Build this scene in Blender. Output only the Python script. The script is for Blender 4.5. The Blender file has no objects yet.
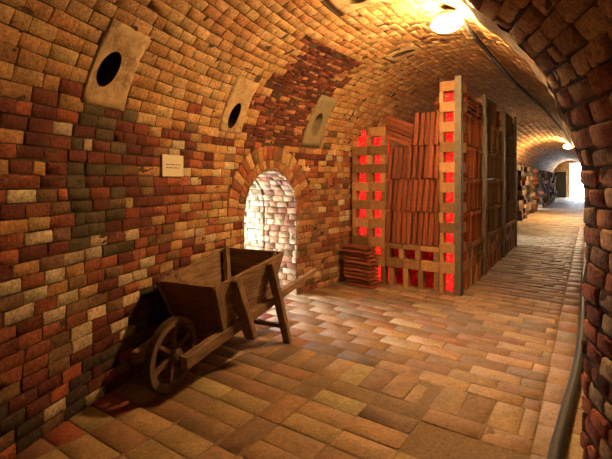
import bpy, bmesh, math, random
import numpy as np
from mathutils import Vector, Matrix
random.seed(7); rng=np.random.default_rng(7)
SC=bpy.context.scene; COL=SC.collection

# ---- camera, world, exposure ------------------------------------------------
cam_d=bpy.data.cameras.new('camera'); cam_d.sensor_width=36; cam_d.lens=36*420/612; cam_d.shift_y=-49.5/612
cam_d.clip_start=0.02; cam_d.clip_end=200
cam=bpy.data.objects.new('camera',cam_d); COL.objects.link(cam)
cam.location=(0,0,1.35); cam.rotation_euler=(math.radians(90),0,math.radians(34)); SC.camera=cam
W=bpy.data.worlds.new('daylight'); SC.world=W; W.use_nodes=True
bg=W.node_tree.nodes['Background']; bg.inputs[0].default_value=(0.86,0.93,1.0,1); bg.inputs[1].default_value=60.0
SC.view_settings.view_transform='Standard'; SC.view_settings.look='None'; SC.view_settings.gamma=1; SC.view_settings.exposure=-0.08
SC.view_settings.use_curve_mapping=False
LAMP1=820.0; LAMP2=2600.0; LAMPCOL=(1.0,0.59,0.23)
def portal(name,loc,rot,sx,sy):
    d=bpy.data.lights.new(name,'AREA'); d.shape='RECTANGLE'; d.size=sx; d.size_y=sy; d.cycles.is_portal=True
    o=bpy.data.objects.new(name,d); COL.objects.link(o); o.location=loc; o.rotation_euler=rot
portal('daylight_portal',(-4.62,3.575,0.75),(0,math.radians(-90),0),1.5,0.95)
portal('daylight_portal',(-0.62,38.5,1.3),(math.radians(-90),0,0),1.3,2.7)
# added fill light behind the camera for the near right wall, no fitting
d=bpy.data.lights.new('rear_fill_light','POINT'); d.energy=4.5; d.color=LAMPCOL; d.shadow_soft_size=.11
o=bpy.data.objects.new('rear_fill_light',d); COL.objects.link(o); o.location=(0.15,-.75,2.25)

# ---- tunnel geometry -------------------------------------------------------
YAW=math.radians(34); F=420.0; CAMH=1.35
Lp=np.array([(-0.75,-2.2),(-1.3,-1.2),(-1.62,-0.6),(-1.95,0.05),(-2.3,.85),(-2.58,1.7),(-2.77,2.5),(-2.86,3.3),(-2.84,4.15),(-2.74,4.9),(-2.66,5.8),(-2.62,7),(-2.6,12),(-2.6,21),(-2.4,38.5)],float)
def catmull(P,n=24):
    P=np.vstack([2*P[0]-P[1],P,2*P[-1]-P[-2]]); out=[]
    for i in range(1,len(P)-2):
        p0,p1,p2,p3=P[i-1:i+3]
        # centripetal-ish: scale tangents to the segment length
        d=np.linalg.norm(p2-p1); m1=(p2-p0)/max(np.linalg.norm(p2-p0),1e-6)*d; m2=(p3-p1)/max(np.linalg.norm(p3-p1),1e-6)*d
        for k in range(n):
            t=k/n
            out.append((2*t**3-3*t*t+1)*p1+(t**3-2*t*t+t)*m1+(-2*t**3+3*t*t)*p2+(t**3-t*t)*m2)
    out.append(P[-2]); return np.array(out)
LT=catmull(Lp)
seg=np.linalg.norm(np.diff(LT,axis=0),axis=1); LS=np.concatenate([[0],np.cumsum(seg)])
tan=np.gradient(LT,axis=0); tan/=np.linalg.norm(tan,axis=1)[:,None]
NR=np.stack([tan[:,1],-tan[:,0]],1)                 # towards the right wall
WID=np.interp(LT[:,1],[-2.2,1.5,2.5,3.3,4.2,5,6,38.5],[2.85,2.85,2.82,2.86,2.84,2.76,2.66,2.45])
RT=np.stack([np.interp(LT[:,1],[-2.2,-1.2,0,1,2,2.5,3,3.6,38.5],[1.75,1.25,.66,.34,.10,.03,.005,0,0]),
             np.interp(LT[:,1],[-2.2,-1.2,0,1,2,2.5,3,3.6,4.4,5.2,38.5],[-.85,.15,1.23,1.98,2.70,3.02,3.33,3.76,4.42,5.2,38.5])],1)
SMAX=LS[-1]
Z0,RISE,WN=1.5,1.35,2.85
_th=np.linspace(0,math.pi,400)
_pa=np.concatenate([[0,],0.5-0.5*np.cos(_th),[1]]); _pz=np.concatenate([[0],Z0+RISE*np.sin(_th),[0]])
_pt=np.concatenate([[0],np.cumsum(np.hypot(np.diff(_pa)*WN,np.diff(_pz)))])
TMAX=_pt[-1]
def surf(s,t):
    s=np.asarray(s,float); t=np.asarray(t,float)
    lx=np.interp(s,LS,LT[:,0]); ly=np.interp(s,LS,LT[:,1]); rx=np.interp(s,LS,RT[:,0]); ry=np.interp(s,LS,RT[:,1])
    a=np.interp(t,_pt,_pa); z=np.interp(t,_pt,_pz)
    return np.stack([lx+a*(rx-lx),ly+a*(ry-ly),z],-1)
def surf_n(s,t):
    e=.02
    d1=surf(s+e,t)-surf(s-e,t); d2=surf(s,t+e)-surf(s,t-e)
    n=np.cross(d1,d2); n/=np.linalg.norm(n,axis=-1)[...,None]+1e-9
    return n
def stuffset(o,**k):
    for a,b in k.items():
        if b is not None: o[a]=b
    return o
# ---- materials --------------------------------------------------------------
def new_mat(name):
    m=bpy.data.materials.new(name); m.use_nodes=True
    nt=m.node_tree; b=nt.nodes['Principled BSDF']; return m,nt,b
def N(nt,t,**k):
    n=nt.nodes.new(t)
    for a,v in k.items(): setattr(n,a,v)
    return n
def noise(nt,scale,detail=4,rough=.6,vec=None):
    n=N(nt,'ShaderNodeTexNoise'); n.inputs['Scale'].default_value=scale; n.inputs['Detail'].default_value=detail; n.inputs['Roughness'].default_value=rough
    if vec is not None: nt.links.new(vec,n.inputs['Vector'])
    return n
def ramp(nt,fac,pts):
    r=N(nt,'ShaderNodeValToRGB'); e=r.color_ramp.elements
    while len(e)<len(pts): e.new(.5)
    for q,(p,c) in zip(e,pts): q.position=p; q.color=(c,c,c,1) if not hasattr(c,'__len__') else (*c,1)
    nt.links.new(fac,r.inputs[0]); return r
def mixc(nt,fac,a,b,mode='MIX'):
    m=N(nt,'ShaderNodeMix',data_type='RGBA',blend_type=mode)
    for i,v in ((0,fac),(6,a),(7,b)):
        if isinstance(v,(int,float)): m.inputs[i].default_value=v
        elif isinstance(v,tuple): m.inputs[i].default_value=(*v,1)
        else: nt.links.new(v,m.inputs[i])
    return m.outputs[2]
def bump(nt,b,h,strength=.5,dist=.01):
    n=N(nt,'ShaderNodeBump'); n.inputs['Strength'].default_value=strength; n.inputs['Distance'].default_value=dist
    nt.links.new(h,n.inputs['Height']); nt.links.new(n.outputs[0],b.inputs['Normal'])
def masonry(name,stain=.25,bd=.006,rough=.85,spec=.25,dark=.38):
    m,nt,b=new_mat(name); tc=N(nt,'ShaderNodeTexCoord'); v=tc.outputs['Object']
    at=N(nt,'ShaderNodeAttribute'); at.attribute_name='Col'
    n1=noise(nt,52,6,.7,v); n2=noise(nt,7,5,.7,v); n3=noise(nt,120,3,.6,v)
    k1=ramp(nt,n1.outputs[0],[(.3,dark),(.7,1.35)])
    c=mixc(nt,1.0,at.outputs['Color'],k1.outputs[0],'MULTIPLY')
    k2=ramp(nt,n2.outputs[0],[(.35,.72),(.65,1.1)])
    c=mixc(nt,1.0,c,k2.outputs[0],'MULTIPLY')
    n4=noise(nt,16,6,.75,v); f=ramp(nt,n4.outputs[0],[(.60,0.0),(.70,stain)])
    c=mixc(nt,f.outputs[0],c,(.52,.40,.27))
    nt.links.new(c,b.inputs['Base Color']); b.inputs['Roughness'].default_value=rough; b.inputs['Specular IOR Level'].default_value=spec
    ad=N(nt,'ShaderNodeMath',operation='ADD'); nt.links.new(n1.outputs[0],ad.inputs[0]); nt.links.new(n3.outputs[0],ad.inputs[1])
    bump(nt,b,ad.outputs[0],.8,bd); return m
def simple(name,col,rough=.8,metal=0,sc=40,amp=.35,bd=.003,col2=None,spec=.3):
    m,nt,b=new_mat(name); tc=N(nt,'ShaderNodeTexCoord'); n=noise(nt,sc,6,.65,tc.outputs['Object'])
    c2=col2 or tuple(x*(1-amp) for x in col)
    r=ramp(nt,n.outputs[0],[(.32,c2),(.68,col)])
    nt.links.new(r.outputs[0],b.inputs['Base Color']); b.inputs['Roughness'].default_value=rough; b.inputs['Metallic'].default_value=metal
    b.inputs['Specular IOR Level'].default_value=spec
    bump(nt,b,n.outputs[0],.6,bd); return m
M_BRICK=masonry('old_brick'); M_FLOOR=masonry('floor_brick',stain=.12,bd=.004,rough=.62,spec=.35,dark=.65)
M_MORTAR=simple('old_mortar',(.085,.055,.034),.95,sc=30,amp=.6,bd=.01)
M_FMORTAR=simple('floor_grit',(.24,.16,.09),.9,sc=60,amp=.5,bd=.006)
def stained(name,col,dk):
    m=simple(name,col,.9,sc=22,amp=.35,bd=.008); nt=m.node_tree; b=nt.nodes['Principled BSDF']; tc=N(nt,'ShaderNodeTexCoord')
    n=noise(nt,6,6,.75,tc.outputs['Object']); f=ramp(nt,n.outputs[0],[(.50,0),(.60,.85)])
    src=b.inputs['Base Color'].links[0].from_socket; nt.links.new(mixc(nt,f.outputs[0],src,dk),b.inputs['Base Color']); return m
M_PLASTER=stained('plaster',(.50,.35,.185),(.20,.13,.06))
M_PLASTERG=simple('grey_plaster',(.27,.22,.13),.9,sc=22,amp=.3,bd=.008)
M_SOOT=simple('sooty_flue',(.05,.03,.018),.95,sc=25,amp=.5)
def tinted(name,base,var=.35,rough=.75,sc=30,spec=.25):
    m,nt,b=new_mat(name); tc=N(nt,'ShaderNodeTexCoord'); oi=N(nt,'ShaderNodeObjectInfo')
    n=noise(nt,sc,6,.65,tc.outputs['Object']); k=ramp(nt,n.outputs[0],[(.3,.65),(.7,1.15)])
    k2=ramp(nt,oi.outputs['Random'],[(0,1-var),(1,1+var*.5)])
    c=mixc(nt,1.0,base,k.outputs[0],'MULTIPLY'); c=mixc(nt,1.0,c,k2.outputs[0],'MULTIPLY')
    nt.links.new(c,b.inputs['Base Color']); b.inputs['Roughness'].default_value=rough; b.inputs['Specular IOR Level'].default_value=spec
    bump(nt,b,n.outputs[0],.6,.003); return m
M_SBRICK=tinted('stacked_brick',(.38,.20,.092),.55)
M_TILE=tinted('roof_tile_clay',(.27,.078,.038),.4,.7)
M_TILEG=tinted('roof_tile_grey',(.26,.16,.10),.3)
M_STEEL=simple('galvanised_steel',(.17,.15,.125),.55,.35,sc=18,amp=.4,bd=.001)
M_IRON=simple('rusty_iron',(.10,.07,.05),.6,.5,sc=40,amp=.5)
M_RUBBER=simple('black_hose',(.035,.033,.03),.55,0,sc=30,amp=.4,spec=.4)
M_CARD=simple('paper_sign',(.62,.56,.42),.7,sc=5,amp=.06,bd=.0002)
M_INK=simple('ink',(.12,.09,.06),.8)
M_DOORL=simple('grey_door_paint',(.12,.15,.14),.6,sc=8)
def emis(name,col,st):
    m,nt,b=new_mat(name); b.inputs['Base Color'].default_value=(*col,1)
    b.inputs['Emission Color'].default_value=(*col,1); b.inputs['Emission Strength'].default_value=st; return m
M_LAMP1=emis('lamp_glass',LAMPCOL,LAMP1); M_LAMP2=emis('far_lamp_glass',LAMPCOL,LAMP2)
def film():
    m,nt,b=new_mat('red_glow_film'); tc=N(nt,'ShaderNodeTexCoord'); n=noise(nt,30,6,.8,tc.outputs['Object'])
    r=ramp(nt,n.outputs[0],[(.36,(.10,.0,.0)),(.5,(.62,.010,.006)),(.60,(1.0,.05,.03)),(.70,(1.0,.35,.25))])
    nt.links.new(r.outputs[0],b.inputs['Emission Color']); b.inputs['Emission Strength'].default_value=1.5  # backlight and glints put into the emission, the film itself is no lamp
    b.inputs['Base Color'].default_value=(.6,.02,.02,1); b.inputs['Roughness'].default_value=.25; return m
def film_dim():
    m=film(); m.name='red_glow_film_low'; b=m.node_tree.nodes['Principled BSDF']; b.inputs['Emission Strength'].default_value=.5  # weaker copy of the painted glow, mostly black
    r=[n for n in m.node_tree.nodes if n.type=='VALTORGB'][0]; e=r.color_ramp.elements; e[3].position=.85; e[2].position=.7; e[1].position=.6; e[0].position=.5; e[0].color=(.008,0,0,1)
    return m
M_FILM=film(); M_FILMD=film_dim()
def wood(name,axis,base=(.26,.16,.085),dark=(.09,.052,.03)):
    m,nt,b=new_mat(name); tc=N(nt,'ShaderNodeTexCoord'); mp=N(nt,'ShaderNodeMapping'); nt.links.new(tc.outputs['Object'],mp.inputs[0])
    s=[26,26,26]; s[axis]=2.2; mp.inputs['Scale'].default_value=s
    n=noise(nt,1.6,7,.65,mp.outputs[0]); n2=noise(nt,6,4,.6,tc.outputs['Object'])
    r=ramp(nt,n.outputs[0],[(.3,dark),(.62,base)]); k=ramp(nt,n2.outputs[0],[(.3,.65),(.7,1.15)])
    c=mixc(nt,1.0,r.outputs[0],k.outputs[0],'MULTIPLY'); nt.links.new(c,b.inputs['Base Color']); b.inputs['Roughness'].default_value=.75
    b.inputs['Specular IOR Level'].default_value=.3
    bump(nt,b,n.outputs[0],.7,.004); return m
W_X=wood('weathered_wood_across',0); W_Y=wood('weathered_wood_along',1); W_Z=wood('weathered_wood_upright',2)
W_RED=wood('reddish_wood_board',0,(.23,.11,.06),(.13,.06,.035))
W_RIM=wood('wheel_wood',1,(.16,.10,.06),(.07,.04,.025))

# ---- mesh helpers -----------------------------------------------------------
def link(o,parent=None):
    COL.objects.link(o)
    if parent is not None: o.parent=parent
    return o
def mesh_np(name,V,faces_groups,mats,cols=None,parent=None):
    """faces_groups: list of (array faces (n,k), mat index)"""
    me=bpy.data.meshes.new(name)
    nl=sum(f.size for f,_ in faces_groups); nf=sum(len(f) for f,_ in faces_groups)
    me.vertices.add(len(V)); me.vertices.foreach_set('co',np.asarray(V,np.float32).ravel())
    me.loops.add(nl); me.polygons.add(nf)
    vi=np.concatenate([f.ravel() for f,_ in faces_groups]).astype(np.int32)
    tot=np.concatenate([np.full(len(f),f.shape[1]) for f,_ in faces_groups]).astype(np.int32)
    st=np.concatenate([[0],np.cumsum(tot)[:-1]]).astype(np.int32)
    mi=np.concatenate([np.full(len(f),m) for f,m in faces_groups]).astype(np.int32)
    me.loops.foreach_set('vertex_index',vi); me.polygons.foreach_set('loop_start',st); me.polygons.foreach_set('loop_total',tot)
    me.polygons.foreach_set('material_index',mi)
    me.update(calc_edges=True)
    for m in mats: me.materials.append(m)
    if cols is not None:
        a=me.attributes.new('Col','FLOAT_COLOR','POINT'); c=np.ones((len(V),4),np.float32); c[:,:3]=cols; a.data.foreach_set('color',c.ravel())
    me.validate(); o=bpy.data.objects.new(name,me); return link(o,parent)
class Bricks:
    """quads in (s,t) with colour and height -> bevelled bricks on a surface"""
    def __init__(s): s.q=[]; s.c=[]; s.h=[]
    def add(s,quad,col,h): s.q.append(quad); s.c.append(col); s.h.append(h)
    def rect(s,a,b,c,d,col,h,j=.004):
        r=[random.uniform(-j,j) for _ in range(8)]
        s.add([(a+r[0],c+r[1]),(b+r[2],c+r[3]),(b+r[4],d+r[5]),(a+r[6],d+r[7])],col,h)
    def build(s,surf,nrm,gap=.0055,base=-.015,bev=.0025,cr=.12,jit=.0016):
        Q=np.array(s.q,float); C=np.array(s.c,float); H=np.array(s.h,float); n=len(Q)
        e1=np.linalg.norm(Q[:,1]-Q[:,0],axis=1); e2=np.linalg.norm(Q[:,3]-Q[:,0],axis=1)
        # octagon template in unit square coords with per-brick inset
        def ring(ins,h):
            ix=(gap/2+ins)/e1; iy=(gap/2+ins)/e2; cl=np.minimum(e1,e2)*cr*.5
            cx=cl/e1; cy=cl/e2
            o=np.ones(n)
            px=[ix+cx,o-ix-cx,o-ix,o-ix,o-ix-cx,ix+cx,ix,ix]; py=[iy,iy,iy+cy,o-iy-cy,o-iy,o-iy,o-iy-cy,iy+cy]
            px=np.stack(px,1); py=np.stack(py,1)
            p=((1-px)*(1-py))[...,None]*Q[:,None,0]+(px*(1-py))[...,None]*Q[:,None,1]+(px*py)[...,None]*Q[:,None,2]+((1-px)*py)[...,None]*Q[:,None,3]
            p=p+rng.normal(0,jit,p.shape)
            P=surf(p[...,0],p[...,1]); Nn=nrm(p[...,0],p[...,1])
            hh=h[:,None]+rng.normal(0,jit*.8,(n,8))
            return P+Nn*hh[...,None]
        r0=ring(0,np.full(n,base)); r1=ring(0,H-bev); r2=ring(bev,H)
        V=np.concatenate([r0,r1,r2],1).reshape(-1,3)
        b=(np.arange(n)*24)[:,None]
        qs=[]
        for L in (0,8):
            for k in range(8):
                k2=(k+1)%8; qs.append(np.concatenate([b+L+k,b+L+k2,b+L+8+k2,b+L+8+k],1))
        qs=np.concatenate(qs,0); top=b+16+np.arange(8)[None,:]
        return V,[(qs,0),(top,0)],np.repeat(C,24,axis=0)
def combine(parts):
    V=[];F=[];C=[];o=0
    for v,f,c in parts:
        V.append(v); C.append(c if c is not None else np.ones((len(v),3)))
        F+=[(a+o,m) for a,m in f]; o+=len(v)
    return np.concatenate(V),F,np.concatenate(C)
def grid(sv,tv,surf,nrm,keep=None,mat=1,off=0.0,wob=.003):
    S,T=np.meshgrid(sv,tv,indexing='ij'); P=surf(S,T)
    P=P+nrm(S,T)*(off+rng.normal(0,wob,S.shape))[...,None]
    a,b=S.shape; i,j=np.meshgrid(np.arange(a-1),np.arange(b-1),indexing='ij')
    if keep is not None:
        cs=(S[:-1,:-1]+S[1:,1:])/2; ct=(T[:-1,:-1]+T[1:,1:])/2; k=keep(cs,ct); i=i[k]; j=j[k]
    i=i.ravel(); j=j.ravel()
    f=np.stack([i*b+j,(i+1)*b+j,(i+1)*b+j+1,i*b+j+1],1)
    return P.reshape(-1,3),[(f,mat)],None
def pick(opts,lo=.78,hi=1.15):
    r=random.random()*sum(w for w,_ in opts)
    for w,c in opts:
        r-=w
        if r<=0: break
    k=random.uniform(lo,hi); return tuple(x*k*random.uniform(.95,1.05) for x in c)
TAN=(.50,.31,.135); ORANGE=(.47,.25,.095); CREAM=(.55,.43,.27); RED=(.23,.062,.032); DRED=(.14,.038,.024); BROWN=(.20,.11,.055); BLK=(.07,.045,.028); PALE=(.60,.40,.20); GREEN=(.11,.085,.045); BRIGHT=(.38,.11,.045)

# ---- flue openings and niches on the curved wall (s along, t up) ------------
PANELS=[(3.86,4.20,1.80,2.31),(5.32,5.66,1.80,2.32),(6.73,7.07,1.77,2.40)]
SLOTS=[(7.10,7.38,3.12,3.48),(5.36,5.78,3.30,3.72)]
DC,DR,DS=6.22,0.45,1.0                      # door centre, radius, spring
SD=[(13.3,.48),(24.9,.45)]                  # far wickets
def in_door(s,t,m=0.0):
    s=np.asarray(s); t=np.asarray(t)
    r=(np.abs(s-DC)<DR+m)&(t<DS)
    r=r|((np.hypot(s-DC,t-DS)<DR+m)&(t>=DS))
    for c,w in SD: r=r|((np.abs(s-c)<w)&(t<1.5))
    return r
def keep_wall(s,t):
    k=~in_door(s,t,.004)
    for a,b,c,d in PANELS+SLOTS:
        k&=~((s>a+.03)&(s<b-.03)&(t>c+.03)&(t<d-.03))
    return k
def holes_for_row(t0,t1):
    tm=(t0+t1)/2; out=[]
    if tm<DS: out.append((DC-DR,DC+DR))
    elif tm<DS+.73:
        w=math.sqrt(max(.73**2-(tm-DS)**2,0)); out.append((DC-w,DC+w))
    for a,b,c,d in PANELS+SLOTS:
        if c-.02<tm<d+.02: out.append((a,b))
    if tm<1.5:
        for c,w in SD: out.append((c-w,c+w))
    return out
def rows(B,t0,t1,rh,bl,s0,s1,colf,hf,bond=.5,holes=holes_for_row,j=.004):
    k=0; t=t0
    while t<t1-rh*.4:
        tt=min(t+rh,t1) if t+rh*1.4<t1 else t1 if t+rh>=t1-rh*.4 else t+rh
        hs=holes(t,tt); s=s0-(bl*bond if k%2 else 0)-random.uniform(0,.03)
        while s<s1:
            L=bl*random.uniform(.86,1.14)
            if random.random()<.08: L*=.55
            a,b=s,s+L; s+=L
            pieces=[(max(a,s0),min(b,s1))]
            for x,y in hs:
                np_=[]
                for p,q in pieces:
                    if q<=x or p>=y: np_.append((p,q))
                    else:
                        if p<x: np_.append((p,x))
                        if q>y: np_.append((y,q))
                pieces=np_
            for p,q in pieces:
                if q-p<=.03: continue
                if colf is wall_col and in_patch((p+q)/2,(t+tt)/2):
                    m_=t+(tt-t)*random.uniform(.5,.72)
                    B.rect(p,q,t,m_,colf((p+q)/2,(t+tt)/2),random.uniform(.0,.010),.006)
                    for a_,b_ in ((p,(p+q)/2),((p+q)/2,q)): B.rect(a_,b_,m_,tt,pick([(3,(.11,.035,.022)),(2,(.40,.19,.09)),(2,(.22,.06,.03))]),random.uniform(.0,.022),.009)
                    continue
                B.rect(p,q,t,tt,colf((p+q)/2,(t+tt)/2),hf((p+q)/2,(t+tt)/2),j)
        t=tt; k+=1
def in_patch(s,t):
    if t<1.72 or t>2.98: return False
    lo=5.70+ (0.0 if t<2.3 else .1*(t-2.3)/.6); hi=6.74 if t<2.42 else 7.02-.25*abs(t-2.6)
    lo+=.10*math.sin(t*23)+.05; hi+=.06*math.sin(t*17)
    return lo<s<hi
def wall_col(s,t):
    if in_patch(s,t): return pick([(5,(.16,.045,.027)),(4,(.10,.03,.02)),(1.2,(.28,.09,.045)),(.7,(.42,.22,.11))])
    if 3.80<s<4.28 and .85<t<1.80 and random.random()<.75: return pick([(5,GREEN),(2,DRED),(1.4,(.42,.33,.21))])
    if t>1.74:
        if t<2.0 and random.random()<.12: return pick([(1,RED),(1,BROWN)])
        return pick([(5,TAN),(4,ORANGE),(.8,PALE),(.5,(.40,.21,.09))],.84,1.1)
    near=max(0,min(1,(5.2-s)/1.2))
    if t>1.22:
        if random.random()<.25+.6*near: return pick([(5,DRED),(2,RED),(1,BROWN),(.5,CREAM),(.4,BRIGHT)])
        return pick([(4,ORANGE),(3,(.36,.12,.055)),(2,TAN),(1,BROWN),(1,CREAM),(.8,DRED)])
    if s<5.0:
        if t<(.34 if s<4.0 else .55): return pick([(3,BLK),(3,DRED),(2,BROWN),(.8,BRIGHT),(.5,CREAM)])
        c=1.9 if s<4.1 and .45<t<1.0 else .9
        w=.6+1.2*max(0,s-4.2)
        return pick([(c*1.5,CREAM),(3,(.29,.095,.045)),(2.6,DRED),(1.7,BROWN),(2.2*w,ORANGE),(1.2*w,TAN),(1.2,RED)])
    if s>6.7: return pick([(4,(.34,.18,.085)),(3,(.42,.21,.10)),(2,(.26,.09,.045)),(1,CREAM),(2,BROWN)])
    return pick([(3.2,ORANGE),(2.6,TAN),(2,(.32,.11,.05)),(1.6,CREAM),(1.1,DRED),(1,PALE)])
def wall_h(s,t):
    if in_patch(s,t): return random.uniform(.001,.02)
    return random.uniform(.003,.011)
SEND=SMAX-.3; SB=14.7
def struct(name,parts,mats):
    V,F_,C=combine(parts); o=mesh_np(name,V,F_,mats,C); o['kind']='structure'; return o
TW=1.74; TR=TMAX-1.6
# left wall
B=Bricks(); rows(B,0,TW,.0725,.148,.35,SB,wall_col,wall_h)
for i,(r0,r1,n,wd) in enumerate(((DR,DR+.115,27,0),(DR+.115,DR+.275,24,1))):   # two rings of voussoirs
    for k in range(n):
        a0=math.pi*k/n; a1=math.pi*(k+1)/n
        f=lambda r,a:(DC-r*math.cos(a),DS+r*math.sin(a))
        B.add([f(r0,a0),f(r1,a0),f(r1,a1),f(r0,a1)][::-1],pick([(4,(.42,.17,.07)),(2,TAN),(2,(.30,.10,.05)),(1,BROWN)]),random.uniform(.008,.018))
    # ring legs run a little below the spring
bv=B.build(surf,surf_n)
B2=Bricks(); rows(B2,0,TW,.145,.30,SB,SEND,wall_col,wall_h)
fine=np.unique(np.concatenate([np.arange(.35,SB,.06),np.arange(5.6,6.9,.02),[DC-DR,DC+DR]])); 
far=np.unique(np.concatenate([np.arange(SB-.06,SEND,.3),*[[c-w,c+w] for c,w in SD],[SEND]]))
tv=np.unique(np.concatenate([np.arange(0,TW,.05),[DS,1.5],np.arange(.9,1.5,.02),[TW+.03]]))
struct('wall_left',[bv,B2.build(surf,surf_n,gap=.012),grid(fine,tv,surf,surf_n,keep_wall),grid(far,np.unique(np.concatenate([np.linspace(0,TW+.03,5),[1.5]])),surf,surf_n,keep_wall)],[M_BRICK,M_MORTAR])
# vault
B=Bricks(); rows(B,TW,TR,.080,.165,.35,SB,wall_col,lambda s,t: wall_h(s,t) if in_patch(s,t) else random.uniform(.003,.009),j=.003)
B2=Bricks(); rows(B2,TW,TR,.166,.33,SB,SEND,wall_col,wall_h)
tv=np.arange(TW-.03,TR+.05,.05)
struct('ceiling',[B.build(surf,surf_n,gap=.005,jit=.0012),B2.build(surf,surf_n,gap=.014),grid(np.arange(.35,SB,.05),tv,surf,surf_n,keep_wall),grid(np.append(np.arange(SB-.05,SEND,.3),SEND),np.linspace(TW-.03,TR+.04,24),surf,surf_n)],[M_BRICK,M_MORTAR])
# right wall beyond the corner
B=Bricks(); nh=lambda a,b:[]
rcol=lambda s,t: pick([(3,(.34,.12,.06)),(2,BROWN),(2,TAN),(1,CREAM)])
rows(B,TR,TMAX,.08,.16,5.0,12,rcol,wall_h,holes=nh)
B2=Bricks(); rows(B2,TR,TMAX,.16,.32,12,SEND,rcol,wall_h,holes=nh)
struct('wall_right',[B.build(surf,surf_n),B2.build(surf,surf_n,gap=.012),grid(np.append(np.arange(.35,SEND,.25),SEND),np.linspace(TR-.04,TMAX,12),surf,surf_n)],[M_BRICK,M_MORTAR])
# near right wall: convex corner of the inner wall, its rough vault leaning over the way in
EP=np.array([(-.05,-.02),(-.045,.2),(-.04,.54),(-.03,1.0),(-.028,1.32),(-.041,1.431),(-.069,1.514),(-.093,1.598),(-.118,1.679),(-.147,1.77),(-.23,1.902),(-.317,2.028),(-.404,2.105),(-.479,2.177),(-.594,2.357),(-.74,2.52),(-.93,2.66),(-1.15,2.76),(-1.42,2.81)])
el=np.concatenate([[0],np.cumsum(np.linalg.norm(np.diff(EP,axis=0),axis=1))]); EL=el[-1]
_es=np.linspace(0,EL,160); _ex=np.interp(_es,el,EP[:,0]); _ez=np.interp(_es,el,EP[:,1])
for _ in range(14): _ex[1:-1]=(_ex[:-2]+_ex[1:-1]*2+_ex[2:])/4; _ez[1:-1]=(_ez[:-2]+_ez[1:-1]*2+_ez[2:])/4
BX,BY=.358,-.934
def esurf(s,t):
    s=np.asarray(s,float); t=np.asarray(t,float); x=np.interp(t,_es,_ex)+.014; z=np.interp(t,_es,_ez)
    rnd=.014*np.exp(-np.clip(s,0,9)/.06)*np.clip(1.3-t,0,1)
    sg=np.clip(-s,0,1); s2=s
    return np.stack([x+BX*s2+rnd,2.03+BY*s2+0*t,z],-1)
def esurf_n(s,t):
    e=.02; d1=esurf(s+e,t)-esurf(s-e,t); d2=esurf(s,t+e)-esurf(s,t-e); n=np.cross(d1,d2); return n/(np.linalg.norm(n,axis=-1)[...,None]+1e-9)
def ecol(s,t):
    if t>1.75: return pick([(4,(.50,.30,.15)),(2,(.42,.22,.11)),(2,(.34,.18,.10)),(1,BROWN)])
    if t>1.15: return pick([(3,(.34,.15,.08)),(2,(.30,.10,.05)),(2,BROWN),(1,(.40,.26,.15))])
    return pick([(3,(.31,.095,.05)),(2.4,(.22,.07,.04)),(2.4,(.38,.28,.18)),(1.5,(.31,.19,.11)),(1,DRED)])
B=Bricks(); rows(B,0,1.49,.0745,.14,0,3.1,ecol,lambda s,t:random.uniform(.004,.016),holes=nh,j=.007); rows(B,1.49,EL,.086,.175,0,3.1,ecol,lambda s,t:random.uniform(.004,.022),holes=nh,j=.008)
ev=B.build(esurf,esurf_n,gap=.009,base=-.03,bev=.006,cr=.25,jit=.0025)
eg=grid(np.arange(0,3.15,.06),np.arange(0,EL+.04,.06),esurf,esurf_n,wob=.005)
# plaster lip along the vault edge and the thickness of the wall behind it
lt=np.linspace(1.5,EL,60)
def lip(s,t):   # s 0..1 forward from the edge
    w=np.clip((t-1.5)/.4,0,1)*.13
    x=np.interp(t,_es,_ex); z=np.interp(t,_es,_ez); return np.stack([x+0*s,2.03+s*w*2.8,z+0*s],-1)
lp=grid(np.linspace(0,1,4),lt,lip,esurf_n,mat=2,wob=.004)
def ret(s,t):   # return face going out from the edge to the main wall
    w=np.where(s>.001,1,0)*0+np.clip((t-1.5)/.4,0,1)*.13
    x=np.interp(t,_es,_ex); z=np.interp(t,_es,_ez)
    n0=esurf_n(np.full_like(t,.6),t)
    return np.stack([x+.03-n0[...,0]*s*.35,2.03+w*2.8+0*s,z-n0[...,2]*s*.35],-1)
rt=grid(np.linspace(0,1,5),np.linspace(0,EL,80),ret,lambda s,t:np.stack([0*s,0*s+1,0*s],-1),mat=2,wob=.002)
o=struct('wall_near_right',[ev,eg,lp,rt],[M_BRICK,M_MORTAR,M_PLASTER])
# unseen cap across the tunnel behind the camera, added to keep daylight out
def flat_box(name,x0,x1,y0,y1,z0,z1,mat,kind=None):
    V=np.array([(x,y,z) for x in (x0,x1) for y in (y0,y1) for z in (z0,z1)],float)
    f=np.array([(0,1,3,2),(4,6,7,5),(0,4,5,1),(2,3,7,6),(0,2,6,4),(1,5,7,3)])
    o=mesh_np(name,V,[(f,0)],[mat]); 
    if kind: o['kind']=kind
    return o
M_WALLBR=M_MORTAR
ob=flat_box('wall_light_cap',-1.9,2.9,-.06,.06,-.02,3.05,M_MORTAR,'structure'); ob.location=(.3,-1.35,0); ob.rotation_euler.z=math.radians(26)
# unseen shell behind the brick skin, added to stop daylight leaks
def keep_shell(s,t): return ~in_door(s,t,.10)
struct('wall_light_shell',[grid(np.unique(np.append(np.concatenate([np.arange(.35,SEND,.25),np.arange(5.5,7,.06)]),SEND)),np.unique(np.concatenate([np.linspace(0,TMAX,40),np.arange(0,1.7,.06)])),surf,surf_n,keep_shell,off=-.42)],[M_BRICK,M_MORTAR])
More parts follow.
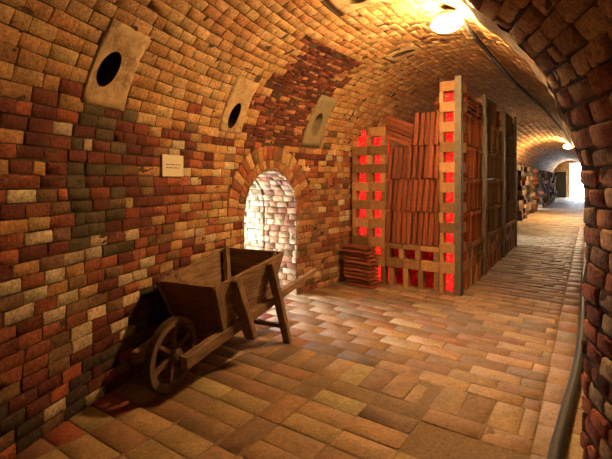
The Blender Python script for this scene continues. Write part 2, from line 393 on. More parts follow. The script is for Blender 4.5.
# far end with its opening
V=[];F_=[]
def addb(x0,x1,y0,y1,z0,z1):
    o=len(V)
    for x in (x0,x1):
        for y in (y0,y1):
            for z in (z0,z1): V.append((x,y,z))
    for f in ((0,1,3,2),(4,6,7,5),(0,4,5,1),(2,3,7,6),(0,2,6,4),(1,5,7,3)): F_.append([o+i for i in f])
addb(-2.9,-1.22,38.1,38.35,0,3.0); addb(-.02,.5,38.1,38.35,0,3.0); addb(-1.22,-.02,38.1,38.35,2.62,3.0)
o=mesh_np('wall_far_end',np.array(V),[(np.array(F_),0)],[M_PLASTER]); o['kind']='structure'
# wicket passage through the thick wall, daylight at its outer end
def dprof(p):
    p=np.asarray(p,float); A=math.pi*DR
    y=np.where(p<DS,-DR,np.where(p>DS+A,DR,-DR*np.cos(np.clip((p-DS)/DR,0,math.pi))))
    z=np.where(p<DS,p,np.where(p>DS+A,DS-(p-DS-A),DS+DR*np.sin(np.clip((p-DS)/DR,0,math.pi))))
    return y,z
DX,DY=-2.86,3.575
def dsurf(q,p):
    y,z=dprof(p); q=np.asarray(q,float)
    return np.stack([DX+.02-q,DY+y*(1+.0*q),z+0*q],-1)
def dn(q,p):
    y,z=dprof(p); zc=np.minimum(z,DS); d=np.stack([0*z+0*np.asarray(q),-y,np.where(z>DS,DS-z,0)],-1); return d/(np.linalg.norm(d,axis=-1)[...,None]+1e-9)
DP=2*DS+math.pi*DR
B=Bricks()
dc=lambda s,t: pick([(4,(.50,.42,.27)),(3,(.43,.34,.21)),(2,(.55,.47,.33)),(1,(.36,.27,.16))])
rows(B,0,DP,.0725,.15,0,.50,lambda s,t: pick([(3,(.42,.24,.12)),(3,(.44,.31,.19)),(1,(.30,.12,.06))]),lambda s,t:random.uniform(-.012,-.002),holes=nh)
rows(B,0,DP,.0725,.15,.515,1.75,dc,lambda s,t:random.uniform(-.014,-.004),holes=nh)
struct('wall_wicket_passage',[B.build(dsurf,dn,base=-.03),grid(np.arange(0,1.8,.1),np.linspace(0,DP,70),dsurf,dn,off=-.024,wob=.002)],[M_BRICK,M_MORTAR])
for i,(c,w) in enumerate(SD):
    y0=float(surf(c,0)[1])
    V=[];F_=[]
    addb(-3.6,-2.59,y0-w-.2,y0-w,0,1.7); addb(-3.6,-2.59,y0+w,y0+w+.2,0,1.7); addb(-3.6,-2.62,y0-w-.2,y0+w+.2,1.5,1.7)
    o=mesh_np('wall_far_wicket',np.array(V),[(np.array(F_),0)],[M_PLASTER]); o['kind']='structure'
    portal('daylight_portal',(-3.62,y0,.75),(0,math.radians(-90),0),1.5,.95)

# ---- floor ------------------------------------------------------------------
def fsurf(s,t): s=np.asarray(s,float); t=np.asarray(t,float); return np.stack([s,t-.10*np.clip((t-2.78)/1.3,0,1)*(s+1.4)*np.clip(9-t,0,1),0*s],-1)
def fn(s,t): s=np.asarray(s,float); return np.stack([0*s,0*s,0*s+1],-1)
def lx(y): return float(np.interp(y,LT[:,1],LT[:,0]))
def fc(x,y):
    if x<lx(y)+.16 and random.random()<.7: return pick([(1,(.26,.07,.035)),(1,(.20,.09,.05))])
    if y<2.75: return pick([(4,(.27,.165,.077)),(3,(.30,.19,.086)),(1.2,(.24,.13,.06)),(1.2,(.19,.115,.057)),(1,(.33,.235,.11))],.85,1.12)
    if 5.4<y<9.75: return tuple(.72*q for q in pick([(4,(.30,.155,.08)),(3,(.24,.12,.065)),(2,(.33,.19,.10))]))  # redder bricks, with the shade beside the stack put into their colour
    if y>=9.75: return pick([(4,(.32,.25,.17)),(3,(.27,.20,.13))])  # daylight beyond that shade painted in as paler, greyer bricks
    return pick([(4,(.29,.18,.092)),(3,(.24,.14,.075)),(2,(.33,.22,.12)),(1.2,(.26,.13,.068)),(1.4,(.20,.135,.085))])
B=Bricks(); fh=lambda: random.uniform(.0035,.0075)
RX=-.24
def fb(a,b,c,d):
    if b<lx((c+d)/2)+.02: return
    if math.hypot(((a+b)/2+.44)/.22,((c+d)/2-2.18)/.30)<1 and random.random()<.85: return
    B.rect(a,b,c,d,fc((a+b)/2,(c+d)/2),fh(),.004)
y=2.46
def skew(x,y): return y
# soldier course
x=-3.0
while x<RX-.02:
    fb(x,min(x+.158,RX),2.46,2.775); x+=.158
# stacked panels nearer the camera
y=2.46; k=0
while y>-1.9:
    for sgn,xs in ((1,-1.42),(-1,-1.58)):
        x=xs
        for _ in range(12):
            a,b=(x,x+.318) if sgn>0 else (x-.318,x)
            x+=sgn*.318
            if sgn>0 and a>RX-.02 and y>1.7: break
            if a>2.4 or b<-3.4: break
            if sgn>0 and b>RX and y>1.7: b=RX
            fb(a,b,y-.157,y)
    y-=.157
y=2.46
while y>-1.9: fb(-1.58,-1.42,y-.316,y); y-=.316
y=2.775; k=0
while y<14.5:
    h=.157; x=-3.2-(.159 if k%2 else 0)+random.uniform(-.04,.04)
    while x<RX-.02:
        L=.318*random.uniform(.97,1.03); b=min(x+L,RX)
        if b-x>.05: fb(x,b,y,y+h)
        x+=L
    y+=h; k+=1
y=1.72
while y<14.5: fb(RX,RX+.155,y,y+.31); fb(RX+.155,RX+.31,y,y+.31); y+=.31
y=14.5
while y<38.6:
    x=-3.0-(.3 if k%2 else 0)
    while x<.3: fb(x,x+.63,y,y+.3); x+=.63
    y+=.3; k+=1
# passage floor
y=3.08
while y<4.0:
    for q in range(6): B.rect(-3.05-.318*(q+1),-3.05-.318*q,y,y+.157,fc(-2,3.5),fh(),.004)
    y+=.157
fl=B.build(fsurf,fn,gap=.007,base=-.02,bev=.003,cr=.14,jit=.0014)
# drop bricks that lie where the sandy worn patch is
gx=np.arange(-5,3.2,.12); gy=np.concatenate([np.arange(-3,15,.12),np.arange(15,41,1.0)])
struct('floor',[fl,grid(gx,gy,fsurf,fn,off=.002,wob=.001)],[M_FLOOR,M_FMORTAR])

# ---- things -----------------------------------------------------------------
def empty(name,loc,rz=0): o=bpy.data.objects.new(name,None); o.empty_display_size=.1; link(o); o.location=loc; o.rotation_euler=(0,0,rz); return o
def tag(o,label,cat,group=None): o['label']=label; o['category']=cat; 
def tag(o,label,cat,group=None):
    o['label']=label; o['category']=cat
    if group: o['group']=group
    return o
class MB:
    def __init__(s): s.bm=bmesh.new()
    def hexa(s,c):   # 8 corners: bottom 4 ccw, top 4 ccw
        v=[s.bm.verts.new(p) for p in c]
        for f in ((3,2,1,0),(4,5,6,7),(0,1,5,4),(1,2,6,5),(2,3,7,6),(3,0,4,7)): s.bm.faces.new([v[i] for i in f])
        return s
    def box(s,x0,x1,y0,y1,z0,z1): return s.hexa([(x0,y0,z0),(x1,y0,z0),(x1,y1,z0),(x0,y1,z0),(x0,y0,z1),(x1,y0,z1),(x1,y1,z1),(x0,y1,z1)])
    def beam(s,p,q,w,h,w2=None,h2=None,up=(0,0,1)):
        p=Vector(p); q=Vector(q); d=(q-p).normalized(); x=d.cross(Vector(up)).normalized(); u=x.cross(d)
        w2=w2 or w; h2=h2 or h; c=[]
        f=lambda o,a,b:[o-x*a/2-u*b/2,o+x*a/2-u*b/2,o+x*a/2+u*b/2,o-x*a/2+u*b/2]
        return s.hexa(f(p,w,h)+f(q,w2,h2))
    def tube(s,pts,r,n=10,cap=True):
        pts=[Vector(p) for p in pts]; rs=r if hasattr(r,'__len__') else [r]*len(pts); rings=[]; 
        ref=Vector((0,0,1))
        for i,p in enumerate(pts):
            d=(pts[min(i+1,len(pts)-1)]-pts[max(i-1,0)]).normalized()
            rf=ref if abs(d.dot(ref))<.95 else Vector((1,0,0))
            x=d.cross(rf).normalized(); y=d.cross(x)
            rings.append([s.bm.verts.new(p+(x*math.cos(a)+y*math.sin(a))*rs[i]) for a in [2*math.pi*k/n for k in range(n)]])
        for a,b in zip(rings,rings[1:]):
            for k in range(n): s.bm.faces.new([a[k],a[(k+1)%n],b[(k+1)%n],b[k]])
        if cap: s.bm.faces.new(rings[0][::-1]); s.bm.faces.new(rings[-1])
        return s
    def build(s,name,mat,parent=None,bev=0,smooth=False,jit=0,sub=0):
        bm=s.bm
        bmesh.ops.recalc_face_normals(bm,faces=bm.faces)
        if bev: bmesh.ops.bevel(bm,geom=[e for e in bm.edges if e.calc_face_angle(0)>.5],offset=bev,segments=2,affect='EDGES',profile=.6)
        if sub: bmesh.ops.subdivide_edges(bm,edges=[e for e in bm.edges if e.calc_length()>.12],cuts=sub,use_grid_fill=True)
        if jit:
            for v in bm.verts: v.co+=Vector([random.uniform(-jit,jit) for _ in range(3)])
        me=bpy.data.meshes.new(name); bm.to_mesh(me); bm.free()
        me.materials.append(mat)
        if smooth:
            for p in me.polygons: p.use_smooth=True
        return link(bpy.data.objects.new(name,me),parent)
# flue openings: plastered panel with an oval mouth and a dark throat
def flue(a,b,c,d,hc,hr,name,label,cat,mat,group,depth=.30,lift=.012,sooty=M_SOOT,side=0):
    n=48; th=np.linspace(0,2*math.pi,n,endpoint=False)
    cx,cy=hc; ix=cx+hr[0]*np.cos(th)+side*hr[0]*np.sin(th); iy=cy+hr[1]*np.sin(th)
    mx,my=(a+b)/2,(c+d)/2; dx=np.cos(th)*2; dy=np.sin(th)*2
    ox=np.clip(cx+dx,a,b); oy=np.clip(cy+dy,c,d)
    # distribute outer points on the rectangle by ray from hole centre
    kx=np.where(np.cos(th)>0,(b-cx)/np.maximum(np.cos(th),1e-6),(a-cx)/np.minimum(np.cos(th),-1e-6))
    ky=np.where(np.sin(th)>0,(d-cy)/np.maximum(np.sin(th),1e-6),(c-cy)/np.minimum(np.sin(th),-1e-6))
    kk=np.minimum(kx,ky); ox=cx+kk*np.cos(th); oy=cy+kk*np.sin(th)
    for (X,Y) in ((a,c),(b,c),(b,d),(a,d)):
        i=int(np.argmin((ox-X)**2+(oy-Y)**2)); ox[i]=X; oy[i]=Y
    R=[]; 
    def ringp(x,y,h): return surf(x,y)+surf_n(x,y)*np.reshape(h,(-1,1))
    R.append(ringp(ox,oy,-.03)); R.append(ringp(ox+rng.normal(0,.003,n),oy+rng.normal(0,.003,n),lift))
    for f in (.33,.66): R.append(ringp(ox*(1-f)+ix*f,oy*(1-f)+iy*f,lift+rng.normal(0,.002,n)))
    R.append(ringp(ix,iy,lift))
    V=np.concatenate(R); F_=[]
    for k in range(len(R)-1):
        for i in range(n): F_.append([k*n+i,k*n+(i+1)%n,(k+1)*n+(i+1)%n,(k+1)*n+i])
    o=mesh_np(name,V,[(np.array(F_),0)],[mat]); tag(o,label,cat,group)
    T=[ringp(ix,iy,lift-.001),ringp(ix,iy,-.06),ringp(cx+(ix-cx)*.9,iy+.04,-.18),ringp(cx+(ix-cx)*.5,cy+(iy-cy)*.6+.10,-depth)]
    V=np.concatenate(T); F_=[]
    for k in range(3):
        for i in range(n): F_.append([k*n+i,k*n+(i+1)%n,(k+1)*n+(i+1)%n,(k+1)*n+i])
    mesh_np('throat',V,[(np.array(F_),0),(np.arange(3*n,4*n)[None,:],0)],[sooty],parent=o)
    return o
G='plastered flue openings along the left vault'
flue(*PANELS[0],(3.985,2.03),(.075,.115),'flue_opening','tan plastered flue opening with a black mouth, nearest the camera above the white notice','flue',M_PLASTER,G,side=.25)
flue(*PANELS[1],(5.49,1.96),(.068,.125),'flue_opening','yellowish plastered flue opening left of the sooty brick patch above the doorway','flue',M_PLASTER,G,side=.25)
flue(*PANELS[2],(6.90,2.04),(.075,.145),'flue_opening','grey plastered flue opening right of the sooty brick patch','flue',M_PLASTERG,G,sooty=M_PLASTERG,depth=.14)
flue(*SLOTS[0],(7.24,3.30),(.05,.13),'ceiling_vent','thin dark slot in a plaster surround in the vault above the tile stack','vent',M_PLASTER,'vents in the crown of the vault',lift=.006,side=.7)
flue(*SLOTS[1],(5.58,3.52),(.10,.10),'ceiling_vent','plastered vent at the top edge of the photo left of the bright lamp','vent',M_PLASTER,'vents in the crown of the vault',lift=.006,sooty=M_PLASTERG)

# notice on the left wall
P0=surf(4.745,1.46); n0=surf_n(4.745,1.46); rz=math.atan2(n0[1],n0[0])
sg=MB().box(-.004,.003,-.125,.125,-.083,.083).build('notice_board',M_CARD,bev=.001); sg.location=Vector(P0)+Vector(n0)*.022; sg.rotation_euler.z=rz
tag(sg,'small white notice with two lines of text fixed to the left brick wall','sign')
ml=MB()
for row,(zz,w) in enumerate(((.008,[.03,.018,.04,.024,.03]),(-.016,[.022,.034,.016,.036,.02]))):
    y=-.085
    for q in w: ml.box(.0031,.0036,y,y+q,zz-.0035,zz+.0035); y+=q+.007
l=ml.build('lettering',M_INK,sg)

# lamps
def lamp(name,loc,label,mat,r,ceil):
    e=empty(name,loc); tag(e,label,'lamp','bulkhead lamps under the vault')
    m=MB(); bmesh.ops.create_uvsphere(m.bm,u_segments=20,v_segments=12,radius=1)
    for v in m.bm.verts: v.co=Vector((v.co.x*r*1.15,v.co.y*r*.9,v.co.z*r*.62))
    m.build('glass_globe',mat,e,smooth=True)
    m=MB(); m.tube([(0,0,r*.45),(0,0,r*.75)],[r*.7,r*.75],16); m.tube([(0,0,r*.7),(0,0,ceil)],.012,8); m.build('lamp_base',M_IRON,e)
    return e
lamp('ceiling_lamp',(-.975,3.52,2.64),'glowing oval lamp under the vault in front of the tile stack',M_LAMP1,.11,.14)
lamp('ceiling_lamp',(-.62,17.3,2.52),'glowing distant lamp under the vault of the far tunnel',M_LAMP2,.11,.2)
# conduit
cp=[(-.90,3.75,2.71),(-.89,4.13,2.69),(-.88,5.4,2.70),(-.85,6.64,2.70),(-.68,8.6,2.63),(-.52,10.8,2.49),(-.47,14,2.42)]
m=MB(); m.tube(cp,.021,10); o=m.build('electric_conduit',M_RUBBER,smooth=True); tag(o,'dark electric conduit running along the right side of the vault from the lamp','cable')
m=MB(); m.tube([(-.97,3.55,2.76),(-.90,3.75,2.73)],.012,8); m.build('cable_tail',M_RUBBER,o)
for i in (1,3,4): MB().box(-.02,.02,-.015,.015,-.02,.03).build('pipe_clip',M_IRON,o).location=cp[i]
# hose on the floor
hp=[(.55,-.2,.033),(.22,.75,.033),(-.02,1.35,.033),(-.125,1.9,.033),(-.135,2.3,.033),(-.115,2.7,.033),(-.085,3.2,.033),(-.06,3.8,.033),(-.05,4.6,.033),(-.055,5.6,.033),(-.06,7,.033)]
hh=[tuple(p)+(0,) for p in hp]; hc=catmull(np.array([(p[0],p[1]) for p in hp]),8)
m=MB(); m.tube([(x,y,.034) for x,y in hc],.031,12); o=m.build('black_hose',M_RUBBER,smooth=True); tag(o,'thick black hose lying on the floor along the right brick corner','hose')
# door leaf at the far end
e=empty('metal_door',(-1.42,36.6,0)); tag(e,'grey metal door leaf standing open at the bright end of the tunnel','door')
m=MB(); m.box(-.66,0,-.025,.025,.04,1.95); m.build('door_panel',M_DOORL,e,bev=.004)
m=MB(); m.box(-.66,-.60,-.035,-.02,.04,1.95); m.box(-.06,0,-.035,-.02,.04,1.95); m.box(-.6,-.06,-.035,-.02,1.86,1.95); m.box(-.6,-.06,-.035,-.02,.04,.14); m.build('door_frame',M_IRON,e)
MB().box(-.60,-.56,-.08,-.02,.98,1.08).build('handle',M_IRON,e)

# ---- wheelbarrow ------------------------------------------------------------
wb=empty('wheelbarrow',(-2.24,1.758,0),math.radians(11.1)); tag(wb,'old wooden wheelbarrow with spoked wheel standing beside the left brick wall','wheelbarrow')
ZF,ZR=.647,.741; YF,YR=.144,1.05; HF,HR=.222,.285; DB=.27      # rim height, ends, half widths, depth
bf=.165; br=.215; yf2=.30; yr2=.98; zf2=.315; zr2=.405        # floor of the tray
# shafts (left/right) diverging to the rear
for sx in (-1,1):
    m=MB(); hx=.333 if sx>0 else .30; m.beam((sx*.165,-.075 if sx>0 else -.14,.225),(sx*(.165+(hx-.165)*.66),1.10,.385),.06,.08,.052,.07); m.beam((sx*(.165+(hx-.165)*.66),1.095,.385),(sx*hx,1.70,.462),.05,.068,.03,.034)
    m.build('shaft',W_Y,wb,bev=.008,sub=3,jit=.0015)
# side boards: three planks each following the flare
for sx in (-1,1):
    sb=None
    for k in range(3):
        f0,f1=k/3+.004,(k+1)/3-.004
        g=lambda f,back:( (sx*((br+(HR-br)*f) if back else (bf+(HF-bf)*f))), (yr2+(YR-yr2)*f if back else yf2+(YF-yf2)*f), (zr2+(ZR-zr2)*f if back else zf2+(ZF-zf2)*f))
        a0,a1,b1,b0=g(f0,0),g(f0,1),g(f1,1),g(f1,0); t=sx*.022
        m=MB(); m.hexa([a0,a1,(a1[0]+t,a1[1],a1[2]),(a0[0]+t,a0[1],a0[2]),b0,b1,(b1[0]+t,b1[1],b1[2]),(b0[0]+t,b0[1],b0[2])])
        m.build('side_board',W_Y,wb,bev=.003,sub=3,jit=.0012)
for k in range(3):   # front
    f0,f1=k/3+.004,(k+1)/3-.004
    g=lambda f:(bf+(HF-bf)*f,yf2+(YF-yf2)*f,zf2+(ZF-zf2)*f)
    a,b=g(f0),g(f1); m=MB(); m.hexa([(-a[0],a[1],a[2]),(a[0],a[1],a[2]),(a[0],a[1]+.022,a[2]),(-a[0],a[1]+.022,a[2]),(-b[0],b[1],b[2]),(b[0],b[1],b[2]),(b[0],b[1]+.022,b[2]),(-b[0],b[1]+.022,b[2])])
    m.build('front_board',W_RED,wb,bev=.003,jit=.001)
for k in range(3):
    f0,f1=k/3+.004,(k+1)/3-.004
    g=lambda f:(br+(HR-br)*f,yr2+(YR-yr2)*f,zr2+(ZR-zr2)*f)
    a,b=g(f0),g(f1); m=MB(); m.hexa([(-a[0],a[1],a[2]),(a[0],a[1],a[2]),(a[0],a[1]+.022,a[2]),(-a[0],a[1]+.022,a[2]),(-b[0],b[1],b[2]),(b[0],b[1],b[2]),(b[0],b[1]+.022,b[2]),(-b[0],b[1]+.022,b[2])])
    m.build('rear_board',W_X,wb,bev=.003,jit=.001)
m=MB(); m.hexa([(-bf,yf2,zf2-.02),(bf,yf2,zf2-.02),(br,yr2+.02,zr2-.02),(-br,yr2+.02,zr2-.02),(-bf,yf2,zf2),(bf,yf2,zf2),(br,yr2+.02,zr2),(-br,yr2+.02,zr2)]); m.build('tray_floor',W_Y,wb)
# under-frame cross rails
for y,z,w in ((.33,.265,.20),(.93,.345,.27)):
    MB().beam((-w,y,z),(w,y,z),.05,.05).build('cross_rail',W_X,wb,bev=.005)
for sx in (-1,1):
    # front corner post, front strut, rear leg
    m=MB(); m.beam((sx*(HF+.014),YF+.03,ZF+.006),(sx*(bf+.03),yf2+.04,zf2-.03),.035,.085,up=(0,1,0)); m.build('corner_post',W_Z,wb,bev=.008,jit=.001)
    m=MB(); m.beam((sx*.262,.335,.665),(sx*.275,.555,.185),.06,.085,.06,.085,up=(1,0,0)); m.build('strut',W_Z,wb,bev=.014,jit=.002)
    m=MB(); m.beam((sx*.302,.80,.695),(sx*.37,.989,0.004),.06,.07,.052,.066,up=(1,0,0)); m.build('leg',W_Z,wb,bev=.013,jit=.001)
    m=MB(); m.beam((sx*.235,YR-.06,ZR+.004),(sx*.16,yr2-.07,zr2+.02),.035,.05,up=(0,1,0)); m.build('inner_batten',W_Z,wb,bev=.004)
MB().beam((-.345,.945,.155),(.345,.945,.155),.035,.035).build('leg_stretcher',W_X,wb,bev=.004)
# wheel
R=.232
def ringmesh(r0,r1,w,n=56):
    m=MB(); rr=[]
    for k in range(n):
        a=2*math.pi*k/n; c,s_=math.cos(a),math.sin(a)
        rr.append([m.bm.verts.new((x,r*c,R+r*s_)) for r,x in ((r0,-w/2),(r1,-w/2),(r1,w/2),(r0,w/2))])
    for k in range(n):
        a,b=rr[k],rr[(k+1)%n]
        for q in range(4): m.bm.faces.new([a[q],a[(q+1)%4],b[(q+1)%4],b[q]])
    return m
wh=ringmesh(R-.048,R-.006,.046).build('wheel',W_RIM,wb,bev=0)
wh.rotation_euler=(0,math.radians(2),math.radians(1)); wh.location=(.008,0,0)
ringmesh(R-.007,R,.050).build('iron_tyre',M_IRON,wh)
MB().tube([(-.06,0,R),(-.045,0,R),(.045,0,R),(.06,0,R)],[.028,.042,.042,.028],16).build('hub',W_RIM,wh,smooth=False)
for k in range(6):
    a=2*math.pi*k/6+.42; c,s_=math.cos(a),math.sin(a)
    MB().beam((0,.03*c,R+.03*s_),(0,(R-.044)*c,R+(R-.044)*s_),.026,.03,.022,.022,up=(1,0,0)).build('spoke',W_RED,wh,bev=.003)
MB().tube([(-.18,-.0,R-.01),(.18,0,R-.01)],.012,10).build('axle',M_IRON,wb)

# ---- the tile stack ---------------------------------------------------------
def brick_mesh(name,dx,dy,dz):
    m=MB(); m.box(-dx/2,dx/2,-dy/2,dy/2,0,dz)
    bmesh.ops.bevel(m.bm,geom=list(m.bm.edges),offset=.004,segments=1,affect='EDGES')
    for v in m.bm.verts: v.co+=Vector([random.uniform(-.0012,.0012) for _ in range(3)])
    me=bpy.data.meshes.new(name); m.bm.to_mesh(me); m.bm.free(); me.materials.append(M_SBRICK); return me
BM={}
def sbrick(x0,x1,y0,y1,z0,z1,label,group):
    k=(round(x1-x0,3),round(y1-y0,3),round(z1-z0,3))
    if k not in BM: BM[k]=brick_mesh('stacked_brick',k[0]-.007,k[1]-.004,k[2]-.0008)
    o=bpy.data.objects.new('stacked_brick',BM[k]); link(o); j=.003
    o.location=((x0+x1)/2+random.uniform(-j,j),(y0+y1)/2+random.uniform(-.006,.006),z0); o.rotation_euler.z=random.uniform(-.012,.012)
    tag(o,label,'brick',group); return o
ORD=['bottom','second','third','fourth','fifth','sixth','seventh','eighth','ninth','tenth','eleventh','twelfth','thirteenth','fourteenth','fifteenth','sixteenth','seventeenth','eighteenth','nineteenth','twentieth','twenty-first','twenty-second']
NTH=['first']+ORD[1:]
YFR=5.05; D=.12; C_=.12
def zc(k): # course 0 = tall base, then alternately solid, gap ...
    return (0,.24) if k==0 else (.24+(k-1)*.12,.24+k*.12)
# left lattice column X -2.66..-2.18
GL='pale bricks of the left open lattice column'
for k in range(0,16):
    z0,z1=zc(k); nm=ORD[k]
    solid=k%2==1
    if k>=14:   # only the right half reaches higher
        if solid: sbrick(-2.42,-2.18,YFR,YFR+D,z0,z1,f'pale brick capping the left lattice column beside the leaning tiles','pale bricks of the left open lattice column')
        else:
            sbrick(-2.45,-2.385,YFR,YFR+D,z0,z1,f'upright pale brick in the {nm} layer of the left lattice column, inner left one',GL)
            sbrick(-2.245,-2.18,YFR,YFR+D,z0,z1,f'upright pale brick in the {nm} layer of the left lattice column, beside the tiles',GL)
        continue
    if solid:
        sbrick(-2.66,-2.42,YFR,YFR+D,z0,z1,f'pale brick, left one of the {nm} layer from the floor in the left lattice column',GL)
        sbrick(-2.42,-2.18,YFR,YFR+D,z0,z1,f'pale brick, right one of the {nm} layer from the floor in the left lattice column',GL)
    else:
        for x,w in ((-2.66,'left'),(-2.452,'middle'),(-2.245,'right')):
            sbrick(x,x+(.065 if w!='middle' else .085),YFR,YFR+D,z0,z1,f'narrow brick end, {w} one of the {nm} layer in the left lattice column',GL)
# low front wall
GB='pale bricks of the low wall under the front tiles'
for i,x in enumerate((-2.13,-1.945,-1.75,-1.56)): sbrick(x,x+.065,YFR,YFR+D,0,.24,f'tall upright brick on the floor under the front tiles, {NTH[i]} from the left',GB)
for i in range(3): sbrick(-2.18+i*.23,-2.18+(i+1)*.23,YFR,YFR+D,.24,.36,f'long pale brick in the low front wall, {NTH[i]} from the left',GB)
for i,x in enumerate((-2.18,-2.0,-1.79,-1.56)): sbrick(x,x+.068,YFR,YFR+D,.36,.48,f'short upright brick directly below the flat layer, {NTH[i]} from the left',GB)
for i in range(3): sbrick(-2.18+i*.23,-2.18+(i+1)*.23,YFR,YFR+.24,.48,.54,f'flat brick carrying the front tiles, {NTH[i]} from the left',GB)
# right column
GR='pale bricks of the tall right lattice column'
ZT=0
for k in range(0,20):
    z0,z1=zc(k); nm=ORD[k]
    if k%2==1: sbrick(-1.49,-1.285,YFR,YFR+D,z0,z1,f'pale brick spanning the {nm} layer of the tall right lattice column',GR)
    else:
        sbrick(-1.49,-1.437,YFR,YFR+D,z0,z1,f'narrow brick end left of a red gap, {nm} layer of the right column',GR)
        sbrick(-1.325,-1.285,YFR,YFR+D,z0,z1,f'thin brick end against the steel post, {nm} layer of the right column',GR)
# bricks along the side face next to each post
def side_x(y): return -1.235
POSTS=[5.04,6.38,7.97,9.45]
for pi,py in enumerate(POSTS):
    pn=['front','second','third','last'][pi]
    for k in range(0,20):
        z0,z1=zc(k)
        if pi==0: a,b=py+.045+(.0 if k%2 else .0),py+.045+.24
        else: a,b=py-.14,py-.02
        if k%2==0: 
            if pi==0: sbrick(-1.283,-1.235,YFR+.06,YFR+.12,z0,z1,f'brick end on the side face, {ORD[k]} layer beside the front post','side bricks beside the front post')
            else: sbrick(-1.36,-1.235,py+.06,py+.12,z0,z1,f'brick end on the side face, {ORD[k]} layer beside the {pn} post',f'side bricks beside the {pn} post')
        else:
            if pi==0: sbrick(-1.283,-1.235,YFR+.045,YFR+.28,z0,z1,f'long brick on the side face, {ORD[k]} layer beside the front post','side bricks beside the front post')
            else: sbrick(-1.36,-1.235,py+.045,py+.25,z0,z1,f'long brick on the side face, {ORD[k]} layer beside the {pn} post',f'side bricks beside the {pn} post')
# low brick wall along the side face
for bi in range(3):
    y0=POSTS[bi]+.30; y1=POSTS[bi+1]-.02; n=4; w=(y1-y0)/n; bn=['first','second','third'][bi]
    for i in range(n):
        g=f'low side bricks in the {bn} bay'
        sbrick(-1.35,-1.235,y0+i*w,y0+i*w+.13,0,.24,f'tall upright brick on the floor, {NTH[i]} in the {bn} side bay',g)
        sbrick(-1.35,-1.235,y0+i*w,y0+(i+1)*w,.24,.36,f'long brick above the uprights, {NTH[i]} in the {bn} side bay',g)
        sbrick(-1.35,-1.235,y0+i*w+.02,y0+i*w+.16,.36,.48,f'short brick under the flat layer, {NTH[i]} in the {bn} side bay',g)
        sbrick(-1.38,-1.235,y0+i*w,y0+(i+1)*w,.48,.54,f'flat brick carrying tiles, {NTH[i]} in the {bn} side bay',g)
# steel angle posts
for i,py in enumerate(POSTS):
    h=[2.56,2.57,2.63,2.64][i]; pn=['front corner','second','third','farthest'][i]
    m=MB()
    if i==0: m.box(-1.30,-1.222,py-.012,py-.004,0,h); m.box(-1.230,-1.222,py-.012,py+.06,0,h)
    else: m.box(-1.232,-1.218,py-.01,py+.05,0,h); m.box(-1.27,-1.232,py-.01,py-.002,0,h)
    o=m.build('steel_post',M_STEEL,bev=.0015); o.location.z=0; tag(o,f'{pn} grey steel angle post holding the tile stack','post','steel posts along the tile stack')
# self-glowing red film behind the lattice holes, its emission stands in for backlight
def filmsheet(x0,x1,z0,z1,y,label,mat,axis='x',x=-1.3):
    nx=max(3,int((x1-x0)/.03)); nz=max(3,int((z1-z0)/.03)); m=MB(); g=[]
    for i in range(nx+1):
        r=[]
        for j in range(nz+1):
            a=x0+(x1-x0)*i/nx; z=z0+(z1-z0)*j/nz; d=random.uniform(-.02,.02)
            r.append(m.bm.verts.new((a,y+d,z)))
        g.append(r)
    for i in range(nx):
        for j in range(nz): m.bm.faces.new([g[i][j],g[i+1][j],g[i+1][j+1],g[i][j+1]])
    o=m.build('red_film',mat); tag(o,label,'film','crumpled red self-glowing film inside the tile stack')
    sm=o.modifiers.new('thickness','SOLIDIFY'); sm.thickness=.0015
    return o
filmsheet(-2.655,-2.19,.0,1.95,YFR+.155,'glowing red crumpled film behind the left lattice column',M_FILM)
filmsheet(-2.12,-1.56,.0,.47,YFR+.155,'dim red crumpled film behind the low front wall',M_FILMD)
filmsheet(-1.48,-1.30,.0,2.5,YFR+.155,'glowing red crumpled film behind the tall right lattice column',M_FILM)
filmsheet(-2.56,-2.50,1.80,2.02,YFR+.10,'glowing red film strip sticking up beside the vault above the left lattice column',M_FILM)
for (x,y,z,e) in ((-2.42,5.36,.9,1.2),(-2.42,5.36,1.6,1.2),(-1.39,5.36,.9,.5),(-1.39,5.36,1.9,.5)):
    d=bpy.data.lights.new('red_lamp','POINT'); d.color=(1,.03,.015); d.energy=e; d.shadow_soft_size=.02
    o=bpy.data.objects.new('red_lamp',d); COL.objects.link(o); o.location=(x,y,z)
# roof tiles
def tile_mesh(L=.40,dp=.19,wf=.046,mat=None):
    # channel profile (x thickness, y depth) extruded along z
    prof=[(-wf/2,0.014),(-wf/2+.006,.005),(-.009,0),(-.002,.0),(.002,.006),(.009,.001),(wf/2-.006,.006),(wf/2,.014),(wf/2,.026),(.012,.03),(.010,dp-.02),(.024,dp-.016),(.024,dp),(-.010,dp),(-.010,.03),(-wf/2,.022)]
    m=MB(); zs=(0,.006,L*.5,L-.006,L); rings=[]
    for i,z in enumerate(zs):
        k=.94 if i in (0,4) else 1
        rings.append([m.bm.verts.new((x*k,y+(.003 if k<1 else 0),z)) for x,y in prof])
    n=len(prof)
    for a,b in zip(rings,rings[1:]):
        for k in range(n): m.bm.faces.new([a[k],a[(k+1)%n],b[(k+1)%n],b[k]])
    m.bm.faces.new(rings[0][::-1]); m.bm.faces.new(rings[-1])
    # nib near the top edge
    m.box(-.008,.02,-.012,.004,L-.05,L-.02)
    bmesh.ops.recalc_face_normals(m.bm,faces=m.bm.faces)
    me=bpy.data.meshes.new('clay_tile'); m.bm.to_mesh(me); m.bm.free(); me.materials.append(mat or M_TILE); return me
TM=tile_mesh(wf=.054); TF=tile_mesh(wf=.034); TG=tile_mesh(mat=M_TILEG,wf=.050)
def tile(me,loc,rot,label,group):
    o=bpy.data.objects.new('clay_tile',me); link(o); o.location=loc; o.rotation_euler=rot; tag(o,label,'roof tile',group); return o
rown=['lowest','second','third','top']
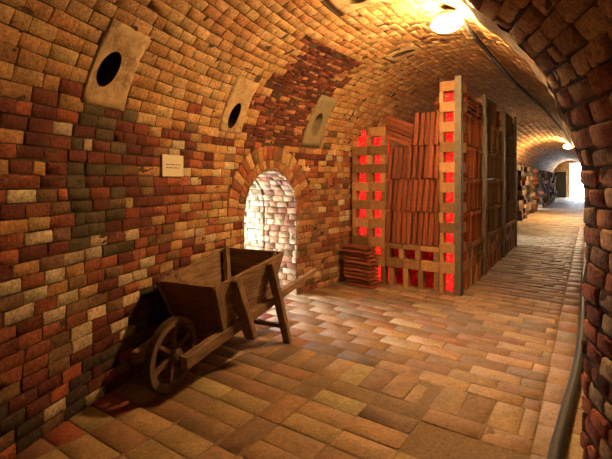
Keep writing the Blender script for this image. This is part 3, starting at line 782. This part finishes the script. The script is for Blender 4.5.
for r in range(4):
    z=.545+r*.41; xs=-2.145; xe=-1.525; n=10 if r<3 else 5
    if r==3: xs=-1.775
    for i in range(n):
        x=xs+(xe-xs)*i/(n-1) if n>1 else xs; ln=math.radians(3.2 if r==0 else 5.2)*random.uniform(.7,1.25)
        tile(TM,(x-.012,YFR+.02+random.uniform(-.025,.03),z+random.uniform(0,.010)),(0,ln,random.uniform(-.04,.04)),
             f'upright red roof tile, {NTH[i]} from the left in the {rown[r]} front row','upright roof tiles on the front of the stack')
# tiles lying slantwise on top at the left
for i in range(5):
    z=1.93+.058*i; tile(TM,(-2.225+.012*i,YFR+.03+random.uniform(-.02,.02),z),(0,math.radians(111+random.uniform(-2,2)),0),f'slanting red roof tile lying on the front rows, {NTH[i]} from below','roof tiles slumped at the top left of the stack')
# flat pile at the left front
for i in range(11):
    tile(TF,(-2.665+random.uniform(-.012,.012)+.006*(11-i),4.76+random.uniform(-.02,.015),.025+i*.047),(0,math.radians(90),random.uniform(-.02,.02)-.06),
         f'red roof tile lying flat in the low pile before the lattice, {NTH[i]} from the floor','roof tiles in the low flat pile')
# side bays
for bi in range(3):
    y0=POSTS[bi]+.33; y1=POSTS[bi+1]-.05; n=[17,14,11][bi]; bn=['first','second','third'][bi]
    for r in range(4):
        z=.545+r*.415
        for i in range(n):
            y=y0+(y1-y0)*i/(n-1)
            tile([TM,TG,TG][bi],(-1.262+random.uniform(-.012,.012),y,z),(0,random.uniform(-.02,.02),math.radians(90)+random.uniform(-.02,.02)),
                 f'upright roof tile, {NTH[i]} in row {["one","two","three","four"][r]} of the {bn} side bay',f'upright roof tiles in the {bn} side bay')
    if bi==0:
        for r in range(4):
            for i in range(5):
                y=y0+.01+.2*i+(.03 if r%2 else 0)
                tile(TM,(-1.245+random.uniform(-.02,.01),y,2.225+r*.058),(random.uniform(-.5,.5),math.radians(-90),0) if False else (0,math.radians(-90+random.uniform(-1.2,1.2)),0),
                     f'roof tile end-on in the heap topping the first bay, {NTH[i]} in layer {["one","two","three","four"][r]}','roof tiles heaped on top of the first side bay')
    else:
        for i in range(n-2):
            y=y0+(y1-y0)*(i+.5)/(n-1)
            tile(TG,(-1.27,y,2.205),(0,random.uniform(-.03,.03),math.radians(90)),f'upright roof tile in the uppermost row of the {bn} side bay, {NTH[i]} from the post',f'uppermost roof tiles in the {bn} side bay') if i<9 else None

# ---- stored piles along the far tunnel --------------------------------------
sm=MB(); sm.box(-.30,.30,-.2,.2,0,.16)
bmesh.ops.bevel(sm.bm,geom=list(sm.bm.edges),offset=.015,segments=1,affect='EDGES')
stm=bpy.data.meshes.new('stored_bundle'); sm.bm.to_mesh(stm); sm.bm.free()
M_ST=[tinted('stored_tile_'+n,c,.5) for n,c in (('dark',(.035,.03,.028)),('brown',(.11,.07,.05)),('pale',(.30,.25,.19)),('red',(.17,.06,.04)))]
stms=[]
for m_ in M_ST: q=stm.copy(); q.materials.append(m_); stms.append(q)
pi=0; y=11.0
while y<35 and pi<20:
    if any(abs(y-(float(surf(c,0)[1])))<.75 for c,_ in SD): y+=.5; continue
    n=NTH[pi]
    for k in range(11):
        o=bpy.data.objects.new('tile_bundle',random.choices(stms,[5,3,1.3,1.6])[0]); link(o)
        o.location=(lx(y)+.42+random.uniform(-.07,.07),y+random.uniform(-.05,.05),.166*k+.003); o.rotation_euler.z=random.uniform(-.15,.15)
        tag(o,f'stored tile bundle in the far tunnel, {ORD[k]} up in the {n} pile','tile bundle','stored tile bundles along the far tunnel')
    y+=.78 if pi%3 else 1.3; pi+=1
